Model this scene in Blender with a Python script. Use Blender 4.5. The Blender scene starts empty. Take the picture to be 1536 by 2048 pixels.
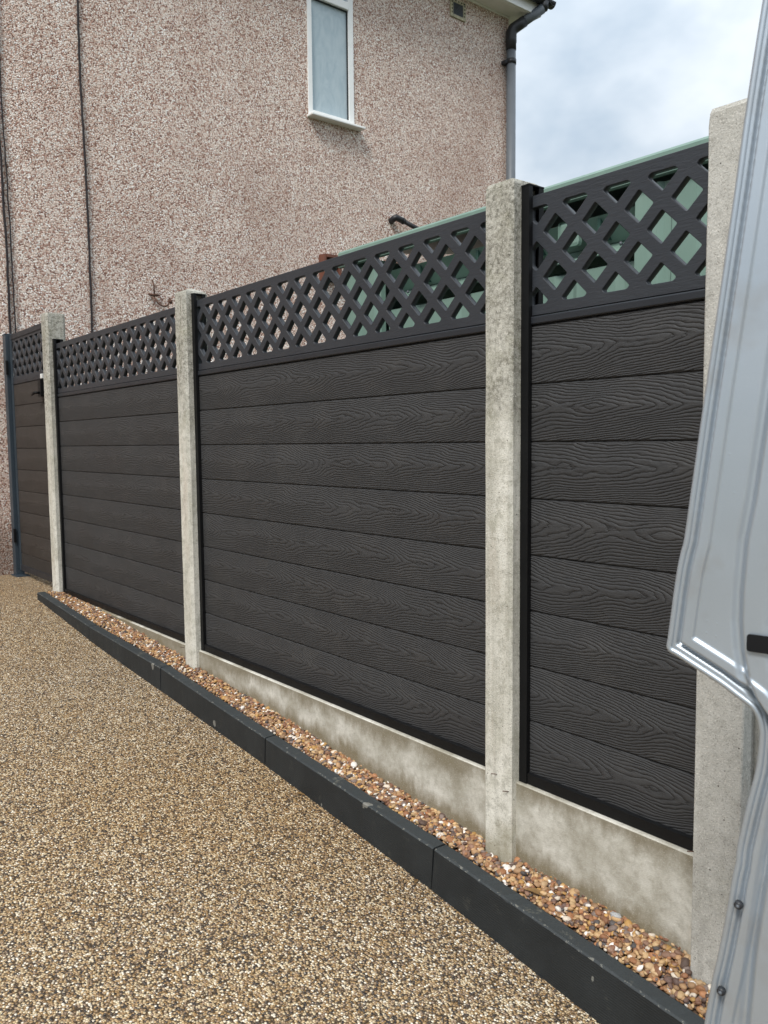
import bpy, bmesh, math, random
import numpy as np
from mathutils import Vector, Matrix

random.seed(7)
rng = np.random.default_rng(7)
S = bpy.context.scene
COL = S.collection
R = math.radians

# ------------------------------------------------------------------ camera
# world: x runs along the fence (towards the viewer +), y=0 is the face of the fence boards, z=0 the top of the boards
FPX, CAM_D, CAM_TH, CAM_PI, CAM_RO, CAM_H = 1649.94, 1.66755, 0.89137, 0.08337, -0.0096, -0.29969
fw = Vector((-math.sin(CAM_TH), math.cos(CAM_TH), 0)); rt = Vector((math.cos(CAM_TH), math.sin(CAM_TH), 0)); up = Vector((0, 0, 1))
F2 = fw * math.cos(CAM_PI) - up * math.sin(CAM_PI); U2 = up * math.cos(CAM_PI) + fw * math.sin(CAM_PI)
R3 = rt * math.cos(CAM_RO) + U2 * math.sin(CAM_RO); U3 = U2 * math.cos(CAM_RO) - rt * math.sin(CAM_RO)
CAMP = Vector((0, -CAM_D, CAM_H))
cd = bpy.data.cameras.new('camera'); cam = bpy.data.objects.new('camera', cd); COL.objects.link(cam)
cd.sensor_fit = 'VERTICAL'; cd.sensor_height = 36.0; cd.lens = FPX / 2048 * 36.0
cd.clip_start = 0.02; cd.clip_end = 3000
m3 = Matrix((R3, U3, -F2)).transposed()
cam.matrix_world = Matrix.Translation(CAMP) @ m3.to_4x4()
cd.dof.use_dof = True; cd.dof.focus_distance = 2.9; cd.dof.aperture_fstop = 11.0
S.camera = cam

# ------------------------------------------------------------------ world, sun, exposure
SUN_DIR = Vector((0.27, -0.57, 0.78)).normalized()      # towards the sun
W = bpy.data.worlds.new('World'); S.world = W; W.use_nodes = True
nt = W.node_tree; nt.nodes.clear()
def wn(t, **k):
    n = nt.nodes.new(t)
    for a, b in k.items(): setattr(n, a, b)
    return n
wl = nt.links.new
o_ = wn('ShaderNodeOutputWorld'); bg = wn('ShaderNodeBackground'); wl(bg.outputs[0], o_.inputs[0])
sky = wn('ShaderNodeTexSky', sky_type='NISHITA', sun_disc=False)
sky.sun_elevation = math.asin(SUN_DIR.z); sky.sun_rotation = math.atan2(SUN_DIR.x, SUN_DIR.y)
sky.air_density = 1.0; sky.dust_density = 1.5
tc = wn('ShaderNodeTexCoord'); sp = wn('ShaderNodeSeparateXYZ'); wl(tc.outputs['Generated'], sp.inputs[0])
def wm(op, a, b=0.0):
    n = wn('ShaderNodeMath', operation=op)
    for i, v in enumerate((a, b)):
        if isinstance(v, (int, float)): n.inputs[i].default_value = v
        else: wl(v, n.inputs[i])
    return n.outputs[0]
zc = wm('MAXIMUM', sp.outputs[2], 0.0); den = wm('ADD', zc, 0.5)
cb = wn('ShaderNodeCombineXYZ'); wl(wm('DIVIDE', sp.outputs[0], den), cb.inputs[0]); wl(wm('DIVIDE', sp.outputs[1], den), cb.inputs[1])
cn = wn('ShaderNodeTexNoise'); cn.inputs['Scale'].default_value = 3.4; cn.inputs['Detail'].default_value = 5; cn.inputs['Roughness'].default_value = 0.52
cn.inputs['Distortion'].default_value = 0.1
wl(cb.outputs[0], cn.inputs['Vector'])
rp = wn('ShaderNodeValToRGB'); wl(cn.outputs[0], rp.inputs[0])
rp.color_ramp.elements[0].position = 0.36; rp.color_ramp.elements[0].color = (2.15, 2.58, 3.0, 1)
rp.color_ramp.elements[1].position = 0.65; rp.color_ramp.elements[1].color = (4.3, 4.5, 4.6, 1)
gr = wm('ADD', wm('MULTIPLY', zc, 1.75), 0.58)            # an overcast sky is brighter overhead
vm = wn('ShaderNodeVectorMath', operation='SCALE'); wl(rp.outputs[0], vm.inputs[0]); wl(gr, vm.inputs['Scale'])
mx = wn('ShaderNodeMix', data_type='RGBA'); mx.inputs[0].default_value = 0.86
wl(sky.outputs[0], mx.inputs[6]); wl(vm.outputs[0], mx.inputs[7])
wl(mx.outputs[2], bg.inputs[0]); bg.inputs[1].default_value = 0.1
sl = bpy.data.lights.new('sun', 'SUN'); sl.energy = 1.5; sl.angle = R(15); sl.color = (1.0, 0.96, 0.9)
so = bpy.data.objects.new('sun', sl); COL.objects.link(so); so.rotation_euler = SUN_DIR.to_track_quat('Z', 'Y').to_euler(); so.location = (3, -6, 9)
S.view_settings.view_transform = 'Standard'; S.view_settings.look = 'None'; S.view_settings.gamma = 1
S.view_settings.use_curve_mapping = False; S.view_settings.exposure = 1.1
S.render.engine = 'CYCLES'
S.cycles.max_bounces = 6; S.cycles.diffuse_bounces = 3; S.cycles.use_denoising = True

# ------------------------------------------------------------------ pixel helpers (photograph 1536 x 2048)
def ray(x, y): return F2 + R3 * ((x - 768) / FPX) - U3 * ((y - 1024) / FPX)
def on_plane(x, y, p, n):
    r = ray(x, y); return CAMP + r * ((p - CAMP).dot(n) / r.dot(n))
def on_y(x, y, Y): return on_plane(x, y, Vector((0, Y, 0)), Vector((0, 1, 0)))
def on_x(x, y, X): return on_plane(x, y, Vector((X, 0, 0)), Vector((1, 0, 0)))

# ------------------------------------------------------------------ object helpers
def link(name, me, mat=None, parent=None, loc=(0, 0, 0)):
    o = bpy.data.objects.new(name, me); COL.objects.link(o); o.location = loc
    if mat is not None and me is not None and not me.materials: me.materials.append(mat)
    if parent is not None: o.parent = parent
    return o
def tag(o, label=None, cat=None, group=None, kind=None):
    if label: o['label'] = label
    if cat: o['category'] = cat
    if group: o['group'] = group
    if kind: o['kind'] = kind
    return o
def empty(name, loc=(0, 0, 0)):
    o = bpy.data.objects.new(name, None); COL.objects.link(o); o.location = loc; o.empty_display_size = 0.1; return o
def mesh(name, v, f, smooth=False):
    me = bpy.data.meshes.new(name); me.from_pydata([tuple(p) for p in v], [], f); me.update()
    if smooth: me.polygons.foreach_set('use_smooth', [True] * len(me.polygons))
    return me
def bm_mesh(name, bm, smooth=False):
    bmesh.ops.recalc_face_normals(bm, faces=bm.faces)
    me = bpy.data.meshes.new(name); bm.to_mesh(me); bm.free()
    if smooth: me.polygons.foreach_set('use_smooth', [True] * len(me.polygons))
    return me
def box_bm(bm, x0, x1, y0, y1, z0, z1, bev=0.0, seg=2):
    vs = [bm.verts.new(p) for p in ((x0, y0, z0), (x1, y0, z0), (x1, y1, z0), (x0, y1, z0), (x0, y0, z1), (x1, y0, z1), (x1, y1, z1), (x0, y1, z1))]
    fs = [bm.faces.new([vs[i] for i in q]) for q in ((3, 2, 1, 0), (4, 5, 6, 7), (0, 1, 5, 4), (1, 2, 6, 5), (2, 3, 7, 6), (3, 0, 4, 7))]
    if bev > 0:
        es = list({e for f in fs for e in f.edges})
        bmesh.ops.bevel(bm, geom=es, offset=bev, segments=seg, affect='EDGES', profile=0.6)
def box(name, x0, x1, y0, y1, z0, z1, bev=0.0, seg=2):
    bm = bmesh.new(); box_bm(bm, x0, x1, y0, y1, z0, z1, bev, seg); return bm_mesh(name, bm)
def prism(name, prof, axis, a0, a1, rows=1, smooth=False):
    """closed 2D profile extruded along an axis: 'x' profile is (y,z), 'z' profile is (x,y), 'y' profile is (x,z)"""
    bm = bmesh.new(); rings = []
    for k in range(rows + 1):
        a = a0 + (a1 - a0) * k / rows
        if axis == 'x': rings.append([bm.verts.new((a, p[0], p[1])) for p in prof])
        elif axis == 'z': rings.append([bm.verts.new((p[0], p[1], a)) for p in prof])
        else: rings.append([bm.verts.new((p[0], a, p[1])) for p in prof])
    n = len(prof)
    for k in range(rows):
        for i in range(n): bm.faces.new((rings[k][i], rings[k][(i + 1) % n], rings[k + 1][(i + 1) % n], rings[k + 1][i]))
    bm.faces.new(rings[0]); bm.faces.new(rings[-1])
    return bm_mesh(name, bm, smooth)
def tube(name, pts, r, seg=10, caps=True, smooth=True):
    """round tube through points; r a number or a list"""
    pts = [Vector(p) for p in pts]; n = len(pts); rs = r if isinstance(r, (list, tuple)) else [r] * n
    v, f = [], []; ref = None
    for i, p in enumerate(pts):
        t = (pts[min(i + 1, n - 1)] - pts[max(i - 1, 0)]).normalized()
        if ref is None: ref = t.orthogonal().normalized()
        ref = (ref - t * ref.dot(t)); ref = ref.normalized() if ref.length > 1e-6 else t.orthogonal().normalized()
        b = t.cross(ref)
        for k in range(seg):
            a = 2 * math.pi * k / seg; v.append(p + (ref * math.cos(a) + b * math.sin(a)) * rs[i])
    for i in range(n - 1):
        for k in range(seg): f.append((i * seg + k, i * seg + (k + 1) % seg, (i + 1) * seg + (k + 1) % seg, (i + 1) * seg + k))
    if caps: f.append(tuple(reversed(range(seg)))); f.append(tuple((n - 1) * seg + k for k in range(seg)))
    return mesh(name, v, f, smooth)
def lerp(xs, ys, x): return float(np.interp(x, xs, ys))

# ------------------------------------------------------------------ material helper
class M:
    def __init__(s, name, rough=0.6, spec=0.4, metal=0.0):
        s.mat = bpy.data.materials.new(name); s.mat.use_nodes = True; s.t = s.mat.node_tree
        s.b = s.t.nodes['Principled BSDF']; s.b.inputs['Roughness'].default_value = rough
        s.b.inputs['Specular IOR Level'].default_value = spec; s.b.inputs['Metallic'].default_value = metal
        tcn = s.t.nodes.new('ShaderNodeTexCoord'); s.obj = tcn.outputs['Object']; s._oi = None; s.last = None
    def n(s, t, **k):
        n = s.t.nodes.new(t)
        for a, b in k.items(): setattr(n, a, b)
        return n
    def put(s, sock, v):
        if isinstance(v, (int, float)): sock.default_value = v
        elif isinstance(v, (tuple, list)): sock.default_value = tuple(v) + ((1,) if len(v) == 3 and len(sock.default_value) == 4 else ())
        else: s.t.links.new(v, sock)
    def rnd(s):
        if s._oi is None: s._oi = s.n('ShaderNodeObjectInfo')
        return s._oi.outputs['Random']
    def math(s, op, a, b=0.0, c=0.0):
        n = s.n('ShaderNodeMath', operation=op)
        for i, v in enumerate((a, b, c)): s.put(n.inputs[i], v)
        return n.outputs[0]
    def sep(s, v): n = s.n('ShaderNodeSeparateXYZ'); s.put(n.inputs[0], v); return n.outputs
    def comb(s, x, y, z):
        n = s.n('ShaderNodeCombineXYZ')
        for i, v in enumerate((x, y, z)): s.put(n.inputs[i], v)
        return n.outputs[0]
    def scale(s, v, sc): n = s.n('ShaderNodeVectorMath', operation='MULTIPLY'); s.put(n.inputs[0], v); n.inputs[1].default_value = sc; return n.outputs[0]
    def vadd(s, a, b): n = s.n('ShaderNodeVectorMath', operation='ADD'); s.put(n.inputs[0], a); s.put(n.inputs[1], b); return n.outputs[0]
    def noise(s, sc, detail=3, rough=0.55, vec=None, dist=0.0, col=False):
        n = s.n('ShaderNodeTexNoise'); s.put(n.inputs['Vector'], vec or s.obj); n.inputs['Scale'].default_value = sc
        n.inputs['Detail'].default_value = detail; n.inputs['Roughness'].default_value = rough; n.inputs['Distortion'].default_value = dist
        return n.outputs[1 if col else 0]
    def voro(s, sc, vec=None, feature='F1', rand=1.0):
        n = s.n('ShaderNodeTexVoronoi', feature=feature); s.put(n.inputs['Vector'], vec or s.obj); n.inputs['Scale'].default_value = sc
        n.inputs['Randomness'].default_value = rand; return n.outputs
    def ramp(s, fac, stops, interp='LINEAR'):
        n = s.n('ShaderNodeValToRGB'); s.put(n.inputs[0], fac); cr = n.color_ramp; cr.interpolation = interp
        while len(cr.elements) < len(stops): cr.elements.new(0.5)
        for e, (p, c) in zip(cr.elements, stops):
            e.position = p; e.color = (c, c, c, 1) if isinstance(c, (int, float)) else tuple(c) + (1,)
        return n.outputs[0]
    def mix(s, fac, a, b, mode='MIX'):
        n = s.n('ShaderNodeMix', data_type='RGBA', blend_type=mode); s.put(n.inputs[0], fac); s.put(n.inputs[6], a); s.put(n.inputs[7], b); return n.outputs[2]
    def color(s, c): s.put(s.b.inputs['Base Color'], c); return s
    def rough(s, c): s.put(s.b.inputs['Roughness'], c); return s
    def bump(s, h, dist=0.002, strength=1.0):
        n = s.n('ShaderNodeBump'); s.put(n.inputs['Height'], h); n.inputs['Distance'].default_value = dist; n.inputs['Strength'].default_value = strength
        if s.last is not None: s.t.links.new(s.last, n.inputs['Normal'])
        s.last = n.outputs[0]; s.t.links.new(s.last, s.b.inputs['Normal']); return s

def mat_pebbledash():
    m = M('pebbledash_render', 0.85, 0.25)
    w = m.vadd(m.obj, m.scale(m.noise(9, 2, col=True), (0.012, 0.012, 0.012)))
    v = m.voro(96, w); v2 = m.voro(200, w)
    rnd = m.sep(v['Color'])[0]
    chips = m.ramp(rnd, [(0.0, (0.16, 0.08, 0.062)), (0.12, (0.36, 0.205, 0.16)), (0.26, (0.58, 0.41, 0.335)), (0.46, (0.74, 0.60, 0.52)), (0.70, (0.85, 0.77, 0.69)), (1.0, (0.97, 0.95, 0.92))])
    mort = m.mix(m.noise(1.1, 4, 0.6), (0.31, 0.18, 0.13), (0.42, 0.30, 0.235))
    c = m.mix(m.ramp(v['Distance'], [(0.52, 0.0), (0.82, 1.0)]), chips, mort)
    # rusty-brown weathered drifts and paler washed areas
    st = m.ramp(m.noise(0.75, 5, 0.62), [(0.50, 0.0), (0.74, 0.6)])
    c = m.mix(st, c, m.mix(0.62, c, (0.24, 0.125, 0.085)))
    sm = m.ramp(m.noise(5.0, 4, 0.7), [(0.56, 0.0), (0.75, 0.4)])
    c = m.mix(sm, c, m.mix(0.6, c, (0.26, 0.12, 0.075)))
    z = m.sep(m.obj)[2]; y = m.sep(m.obj)[1]
    run = m.ramp(m.noise(2.6, 4, 0.6, vec=m.scale(m.obj, (1, 1, 0.16))), [(0.54, 0.0), (0.72, 0.28)])
    c = m.mix(run, c, m.mix(1.0, c, (0.70, 0.60, 0.54), 'MULTIPLY'))
    low = m.math('MULTIPLY', m.ramp(m.math('ADD', z, m.math('MULTIPLY', m.noise(3, 3), 0.7)), [(0.0, 1.0), (0.02, 1.0), (0.9, 0.0)]), 0.0)
    c = m.mix(low, c, (0.2, 0.1, 0.07))
    # damp splash-back dirt along the foot of the wall
    foot = m.ramp(m.math('ADD', m.math('ADD', z, 1.25), m.math('MULTIPLY', m.noise(4, 3), -0.35)), [(-0.0, 0.85), (0.38, 0.0)])
    c = m.mix(foot, c, m.mix(0.75, c, (0.10, 0.06, 0.04)))
    m.color(c)
    h = m.math('SUBTRACT', 1.0, m.math('MULTIPLY', v['Distance'], 1.2))
    h = m.math('ADD', h, m.math('MULTIPLY', rnd, 0.5)); h = m.math('ADD', h, m.math('MULTIPLY', v2['Distance'], 0.25))
    m.bump(h, 0.0065, 0.85); return m.mat
def mat_resin():
    m = M('resin_bound_gravel', 0.5, 0.35)
    w = m.vadd(m.obj, m.scale(m.noise(14, 2, col=True), (0.006, 0.006, 0.006)))
    v = m.voro(180, w); rnd = m.sep(v['Color'])
    c = m.ramp(rnd[0], [(0.0, (0.03, 0.03, 0.034)), (0.18, (0.09, 0.075, 0.065)), (0.25, (0.25, 0.155, 0.07)), (0.40, (0.42, 0.28, 0.135)), (0.52, (0.29, 0.215, 0.165)), (0.66, (0.53, 0.39, 0.225)), (0.84, (0.64, 0.54, 0.37)), (1.0, (0.93, 0.89, 0.80))])
    c = m.mix(m.ramp(v['Distance'], [(0.46, 0.0), (0.76, 1.0)]), c, (0.07, 0.048, 0.028))
    big = m.ramp(m.noise(0.9, 4, 0.6), [(0.35, 0.0), (0.7, 1.0)])
    c = m.mix(m.math('MULTIPLY', big, 0.25), c, m.mix(1.0, c, (0.72, 0.62, 0.5), 'MULTIPLY'))
    yl = m.ramp(m.noise(0.8, 2, 0.5), [(0.36, 0.15), (0.66, 0.6)])
    c = m.mix(yl, c, m.mix(1.0, c, (1.0, 0.885, 0.70), 'MULTIPLY'))
    m.color(c); m.rough(m.ramp(rnd[1], [(0, 0.38), (1, 0.62)]))
    h = m.math('SUBTRACT', 1.0, m.math('MULTIPLY', v['Distance'], 1.3)); h = m.math('ADD', h, m.math('MULTIPLY', rnd[1], 0.45))
    m.bump(h, 0.004, 0.9); return m.mat
def mat_pebble():
    m = M('river_pebble', 0.55, 0.3)
    a = m.n('ShaderNodeAttribute', attribute_name='stone_colour').outputs['Color']
    n1 = m.noise(160, 3, 0.6); c = m.mix(m.ramp(n1, [(0.35, 0.0), (0.7, 0.45)]), a, m.mix(1.0, a, (0.55, 0.48, 0.42), 'MULTIPLY'))
    m.color(c); m.bump(m.noise(300, 2), 0.0006, 0.6); return m.mat
def mat_concrete(name, base, light, dark, lichen=0.5, z_dark=None, speck=1.0):
    m = M(name, 0.85, 0.3)
    rz = m.vadd(m.obj, m.comb(m.math('MULTIPLY', m.rnd(), 13.0), m.math('MULTIPLY', m.rnd(), 7.0), 0.0))
    big = m.noise(7, 5, 0.62, vec=m.scale(rz, (1, 1, 0.45)))
    c = m.mix(m.ramp(big, [(0.32, 0.0), (0.68, 1.0)]), base, light)
    med = m.noise(38, 5, 0.7, vec=rz)
    c = m.mix(m.ramp(med, [(0.48, 0.0), (0.66, 0.6)]), c, dark)
    streak = m.noise(30, 3, 0.6, vec=m.scale(rz, (1, 1, 0.06)))
    c = m.mix(m.math('MULTIPLY', m.ramp(streak, [(0.5, 0.0), (0.72, 0.5)]), 1.0), c, dark)
    warm = m.noise(4.2, 3, 0.5, vec=m.scale(rz, (3, 3, 0.5)))
    c = m.mix(m.ramp(warm, [(0.6, 0.0), (0.75, 0.25)]), c, (0.42, 0.27, 0.19))
    z = m.sep(m.obj)[2]
    if z_dark:
        zz = m.math('ADD', z, m.math('MULTIPLY', m.math('SUBTRACT', m.noise(6, 5, 0.7, vec=rz), 0.5), 1.1))
        k = m.ramp(zz, [(max(0, z_dark[0]), 0.0), (z_dark[1], 1.0)]) if z_dark[0] >= 0 else m.ramp(m.math('ADD', zz, 1.0), [(z_dark[0] + 1.0, 0.0), (z_dark[1] + 1.0, 1.0)])
        mott = m.ramp(m.noise(75, 4, 0.75, vec=rz), [(0.34, 1.0), (0.58, 0.25)])
        c = m.mix(m.math('MULTIPLY', m.math('MULTIPLY', k, mott), 0.85), c, (0.075, 0.07, 0.05))
    gl = m.ramp(m.noise(9, 5, 0.7, vec=rz), [(0.52, 0.0), (0.7, lichen)])
    c = m.mix(m.math('MULTIPLY', gl, 0.55), c, (0.22, 0.215, 0.12))
    fine = m.voro(420, rz); c = m.mix(m.math('MULTIPLY', m.ramp(m.sep(fine['Color'])[0], [(0.0, 1.0), (0.22, 0.0)]), 0.45 * speck), c, (0.12, 0.11, 0.09))
    c = m.mix(m.math('MULTIPLY', m.ramp(m.sep(fine['Color'])[1], [(0.82, 0.0), (1.0, 1.0)]), 0.5 * speck), c, (0.75, 0.72, 0.66))
    holes = m.voro(70, rz); hm = m.math('MULTIPLY', m.ramp(holes['Distance'], [(0.07, 1.0), (0.13, 0.0)]), m.ramp(m.sep(holes['Color'])[0], [(0.90, 0.0), (0.93, 1.0)]))
    c = m.mix(hm, c, (0.05, 0.045, 0.04))
    # wet algae-brown tide mark low on the concrete
    if z_dark:
        ft = m.ramp(m.math('ADD', m.math('ADD', z, 1.56), m.math('MULTIPLY', m.noise(12, 4, vec=rz), -0.25)), [(-0.0, 0.9), (0.10, 0.0)])
        c = m.mix(m.math('MULTIPLY', ft, 0.7), c, (0.19, 0.165, 0.085))
    m.color(c)
    h = m.math('ADD', m.noise(260, 4, 0.7, vec=rz), m.math('MULTIPLY', med, 0.8)); h = m.math('SUBTRACT', h, m.math('MULTIPLY', hm, 3.0))
    m.bump(h, 0.0022, 0.8); return m.mat
def mat_gravel_board():
    m = M('cast_gravel_board_concrete', 0.85, 0.3)
    rz = m.vadd(m.obj, m.comb(m.math('MULTIPLY', m.rnd(), 13.0), 0.0, 0.0))
    c = m.mix(m.ramp(m.noise(6, 5, 0.65, vec=rz), [(0.34, 0.0), (0.66, 1.0)]), (0.29, 0.27, 0.215), (0.60, 0.585, 0.53))
    c = m.mix(m.ramp(m.noise(55, 4, 0.7, vec=rz), [(0.45, 0.0), (0.7, 0.5)]), c, (0.25, 0.23, 0.185))
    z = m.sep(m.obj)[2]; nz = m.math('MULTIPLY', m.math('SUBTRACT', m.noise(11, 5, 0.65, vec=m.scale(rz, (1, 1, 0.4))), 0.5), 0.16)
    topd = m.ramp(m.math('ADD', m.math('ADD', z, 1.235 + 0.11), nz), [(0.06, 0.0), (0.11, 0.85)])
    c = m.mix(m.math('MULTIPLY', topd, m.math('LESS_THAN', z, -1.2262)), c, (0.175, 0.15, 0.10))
    x = m.sep(m.obj)[0]; zb = m.math('ADD', z, m.math('MULTIPLY', x, 0.063))       # damp line follows the sloping gravel
    bot = m.ramp(m.math('ADD', m.math('ADD', zb, 1.54), nz), [(-0.0, 0.9), (0.03, 0.85), (0.075, 0.0)])
    c = m.mix(bot, c, (0.165, 0.135, 0.08))
    sp_ = m.voro(380, rz); c = m.mix(m.math('MULTIPLY', m.ramp(m.sep(sp_['Color'])[1], [(0.85, 0.0), (1.0, 1.0)]), 0.18), c, (0.72, 0.70, 0.64))
    c = m.mix(m.ramp(m.noise(3.5, 2, vec=m.vadd(rz, (3, 0, 5))), [(0.68, 0.0), (0.78, 0.35)]), c, (0.42, 0.25, 0.11))
    m.color(c); m.bump(m.math('ADD', m.noise(240, 4, 0.7, vec=rz), m.noise(40, 3, vec=rz)), 0.0016, 0.8); return m.mat
def mat_board(name, tint):
    m = M(name, 0.62, 0.35)
    xyz = m.sep(m.obj)
    u = m.math('ADD', xyz[0], m.math('MULTIPLY', m.rnd(), 5.3)); vz = xyz[2]
    flat = m.comb(u, m.math('MULTIPLY', m.rnd(), 3.0), vz)
    wob = m.math('SUBTRACT', m.noise(2.6, 2, 0.5, vec=m.scale(flat, (1, 1, 2.4))), 0.5)
    wob2 = m.math('SUBTRACT', m.noise(7, 2, 0.5, vec=m.scale(flat, (1, 1, 4.0))), 0.5)
    wob3 = m.math('SUBTRACT', m.noise(30, 2, 0.5, vec=m.scale(flat, (1, 1, 2.6))), 0.5)
    v = m.math('ADD', m.math('DIVIDE', m.math('SUBTRACT', vz, 0.082), 0.075), m.math('MULTIPLY', wob, 0.55))
    av = m.math('SQRT', m.math('ADD', m.math('MULTIPLY', v, v), 0.006))
    lo = m.math('SUBTRACT', m.noise(1.0, 1, 0.4, vec=m.comb(m.math('MULTIPLY', u, 4.2), m.math('MULTIPLY', vz, 6.0), m.math('MULTIPLY', m.rnd(), 9.0))), 0.5)
    Fv = m.math('ADD', m.math('MULTIPLY', u, 15.0), m.math('MULTIPLY', m.math('POWER', av, 1.3), 9.5))
    Fv = m.math('ADD', Fv, m.math('MULTIPLY', lo, 8.5))
    Fv = m.math('ADD', Fv, m.math('ADD', m.math('MULTIPLY', wob2, 1.7), m.math('MULTIPLY', wob3, 1.1)))
    ln = m.math('POWER', m.math('ABSOLUTE', m.math('SINE', m.math('MULTIPLY', Fv, math.pi))), 0.38)
    saw = m.math('FRACT', Fv)
    fib = m.noise(1.0, 3, 0.65, vec=m.scale(flat, (22, 1, 900)))
    big = m.noise(2.2, 4, 0.6, vec=flat)
    c = m.mix(ln, tuple(t * 0.22 for t in tint), tint)
    c = m.mix(m.ramp(fib, [(0.4, 0.0), (0.7, 0.4)]), c, tuple(t * 1.5 for t in tint))
    c = m.mix(m.ramp(big, [(0.4, 0.0), (0.75, 0.3)]), c, tuple(t * 1.4 for t in tint))
    dust = m.ramp(m.noise(5.5, 5, 0.7, vec=m.scale(flat, (1, 1, 1.6))), [(0.50, 0.0), (0.78, 0.28)])
    c = m.mix(dust, c, (0.085, 0.08, 0.075))
    m.color(c); m.rough(m.ramp(big, [(0.3, 0.52), (0.7, 0.70)]))
    h = m.math('ADD', m.math('MULTIPLY', ln, 1.0), m.math('MULTIPLY', saw, -0.35)); h = m.math('ADD', h, m.math('MULTIPLY', fib, 0.3))
    m.bump(h, 0.0030, 1.0); return m.mat
def mat_trellis():
    m = M('embossed_anthracite_plastic', 0.48, 0.4)
    r = m.noise(30, 3, 0.55, vec=m.scale(m.obj, (1, 1, 5.5)), dist=0.6)
    c = m.mix(m.ramp(m.noise(3, 3), [(0.3, 0.0), (0.7, 1.0)]), (0.023, 0.0265, 0.033), (0.031, 0.035, 0.042))
    c = m.mix(m.ramp(r, [(0.46, 0.0), (0.56, 0.35)]), c, (0.025, 0.027, 0.032))
    m.color(c); m.bump(r, 0.0016, 0.7); return m.mat
def mat_plain(name, c, rough=0.5, spec=0.4, metal=0.0, var=0.12, sc=6, bump=0.0, bs=200):
    m = M(name, rough, spec, metal)
    m.color(m.mix(m.ramp(m.noise(sc, 4, 0.6), [(0.3, 0.0), (0.7, 1.0)]), tuple(x * (1 - var) for x in c), tuple(min(1, x * (1 + var)) for x in c)))
    m.rough(m.ramp(m.noise(sc * 3, 3), [(0.3, max(0.02, rough - 0.06)), (0.7, min(1, rough + 0.08))]))
    if bump: m.bump(m.noise(bs, 3), bump, 0.7)
    return m.mat
def mat_kerb():
    m = M('charcoal_kerb_stone', 0.62, 0.35)
    p = m.sep(m.obj); rz = m.vadd(m.obj, m.comb(m.math('MULTIPLY', m.rnd(), 17.0), 0.0, 0.0))
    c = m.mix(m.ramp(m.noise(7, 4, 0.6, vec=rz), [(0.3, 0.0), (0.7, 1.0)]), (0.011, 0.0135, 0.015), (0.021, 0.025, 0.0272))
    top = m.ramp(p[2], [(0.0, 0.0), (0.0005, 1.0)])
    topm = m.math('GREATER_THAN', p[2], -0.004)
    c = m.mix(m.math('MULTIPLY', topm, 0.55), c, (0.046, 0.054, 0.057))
    # pale chipped arris along the top front edge, dried mud and lime marks
    edge = m.math('SUBTRACT', 1.0, m.math('DIVIDE', m.math('ADD', m.math('ABSOLUTE', p[1]), m.math('ABSOLUTE', p[2])), 0.016))
    ew = m.math('GREATER_THAN', m.math('ADD', edge, m.math('MULTIPLY', m.noise(55, 4, 0.7, vec=rz), 0.9)), 1.24)
    c = m.mix(m.math('MULTIPLY', ew, 0.55), c, (0.22, 0.215, 0.185))
    mud = m.ramp(m.noise(15, 5, 0.7, vec=rz), [(0.60, 0.0), (0.68, 0.55)])
    c = m.mix(m.math('MULTIPLY', mud, m.math('ADD', m.math('MULTIPLY', topm, 0.75), 0.25)), c, (0.16, 0.155, 0.125))
    vs = m.voro(24, m.scale(rz, (1, 1, 0.5))); spot = m.math('MULTIPLY', m.ramp(vs['Distance'], [(0.06, 1.0), (0.10, 0.0)]), m.math('GREATER_THAN', m.sep(vs['Color'])[0], 0.8))
    c = m.mix(m.math('MULTIPLY', spot, 0.6), c, (0.28, 0.28, 0.25))
    v7 = m.voro(5.5, m.vadd(rz, m.scale(m.noise(25, 3, col=True), (0.05, 0.05, 0.05)))); chp = m.math('MULTIPLY', m.ramp(v7['Distance'], [(0.075, 1.0), (0.09, 0.0)]), m.math('GREATER_THAN', m.sep(v7['Color'])[0], 0.62))
    c = m.mix(m.math('MULTIPLY', chp, 0.7), c, (0.23, 0.225, 0.20))
    m.color(c)
    rib = m.math('SINE', m.math('MULTIPLY', p[2], 950.0)); rib = m.math('MULTIPLY', rib, m.ramp(m.noise(9, 2, vec=rz), [(0.35, 0.2), (0.65, 1.0)]))
    m.bump(m.math('ADD', m.math('MULTIPLY', rib, 0.22), m.noise(150, 4, 0.7, vec=rz)), 0.0016, 0.8); return m.mat
def mat_van():
    m = M('silver_metallic_paint', 0.28, 0.5, 0.6)
    fl = m.voro(1500)
    c = m.mix(m.sep(fl['Color'])[0], (0.40, 0.452, 0.505), (0.42, 0.472, 0.525))
    d = m.ramp(m.noise(6, 4, 0.65), [(0.56, 0.0), (0.74, 0.35)]); c = m.mix(d, c, (0.30, 0.26, 0.22))
    m.color(c); m.rough(m.ramp(m.noise(8, 4), [(0.3, 0.33), (0.7, 0.45)]))
    m.b.inputs['Coat Weight'].default_value = 0.15; m.b.inputs['Coat Roughness'].default_value = 0.12
    m.bump(m.noise(5, 1), 0.003, 0.3); return m.mat
def mat_frosted():
    m = M('frosted_window_glass', 0.2, 0.5)
    n1 = m.noise(7, 4, 0.6, vec=m.scale(m.obj, (1, 1.6, 0.8)), dist=1.4)
    m.color(m.mix(m.ramp(n1, [(0.35, 0.0), (0.65, 1.0)]), (0.36, 0.45, 0.50), (0.43, 0.515, 0.555)))
    m.bump(n1, 0.004, 0.6); m.bump(m.noise(70, 3), 0.0012, 0.5); return m.mat
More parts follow.
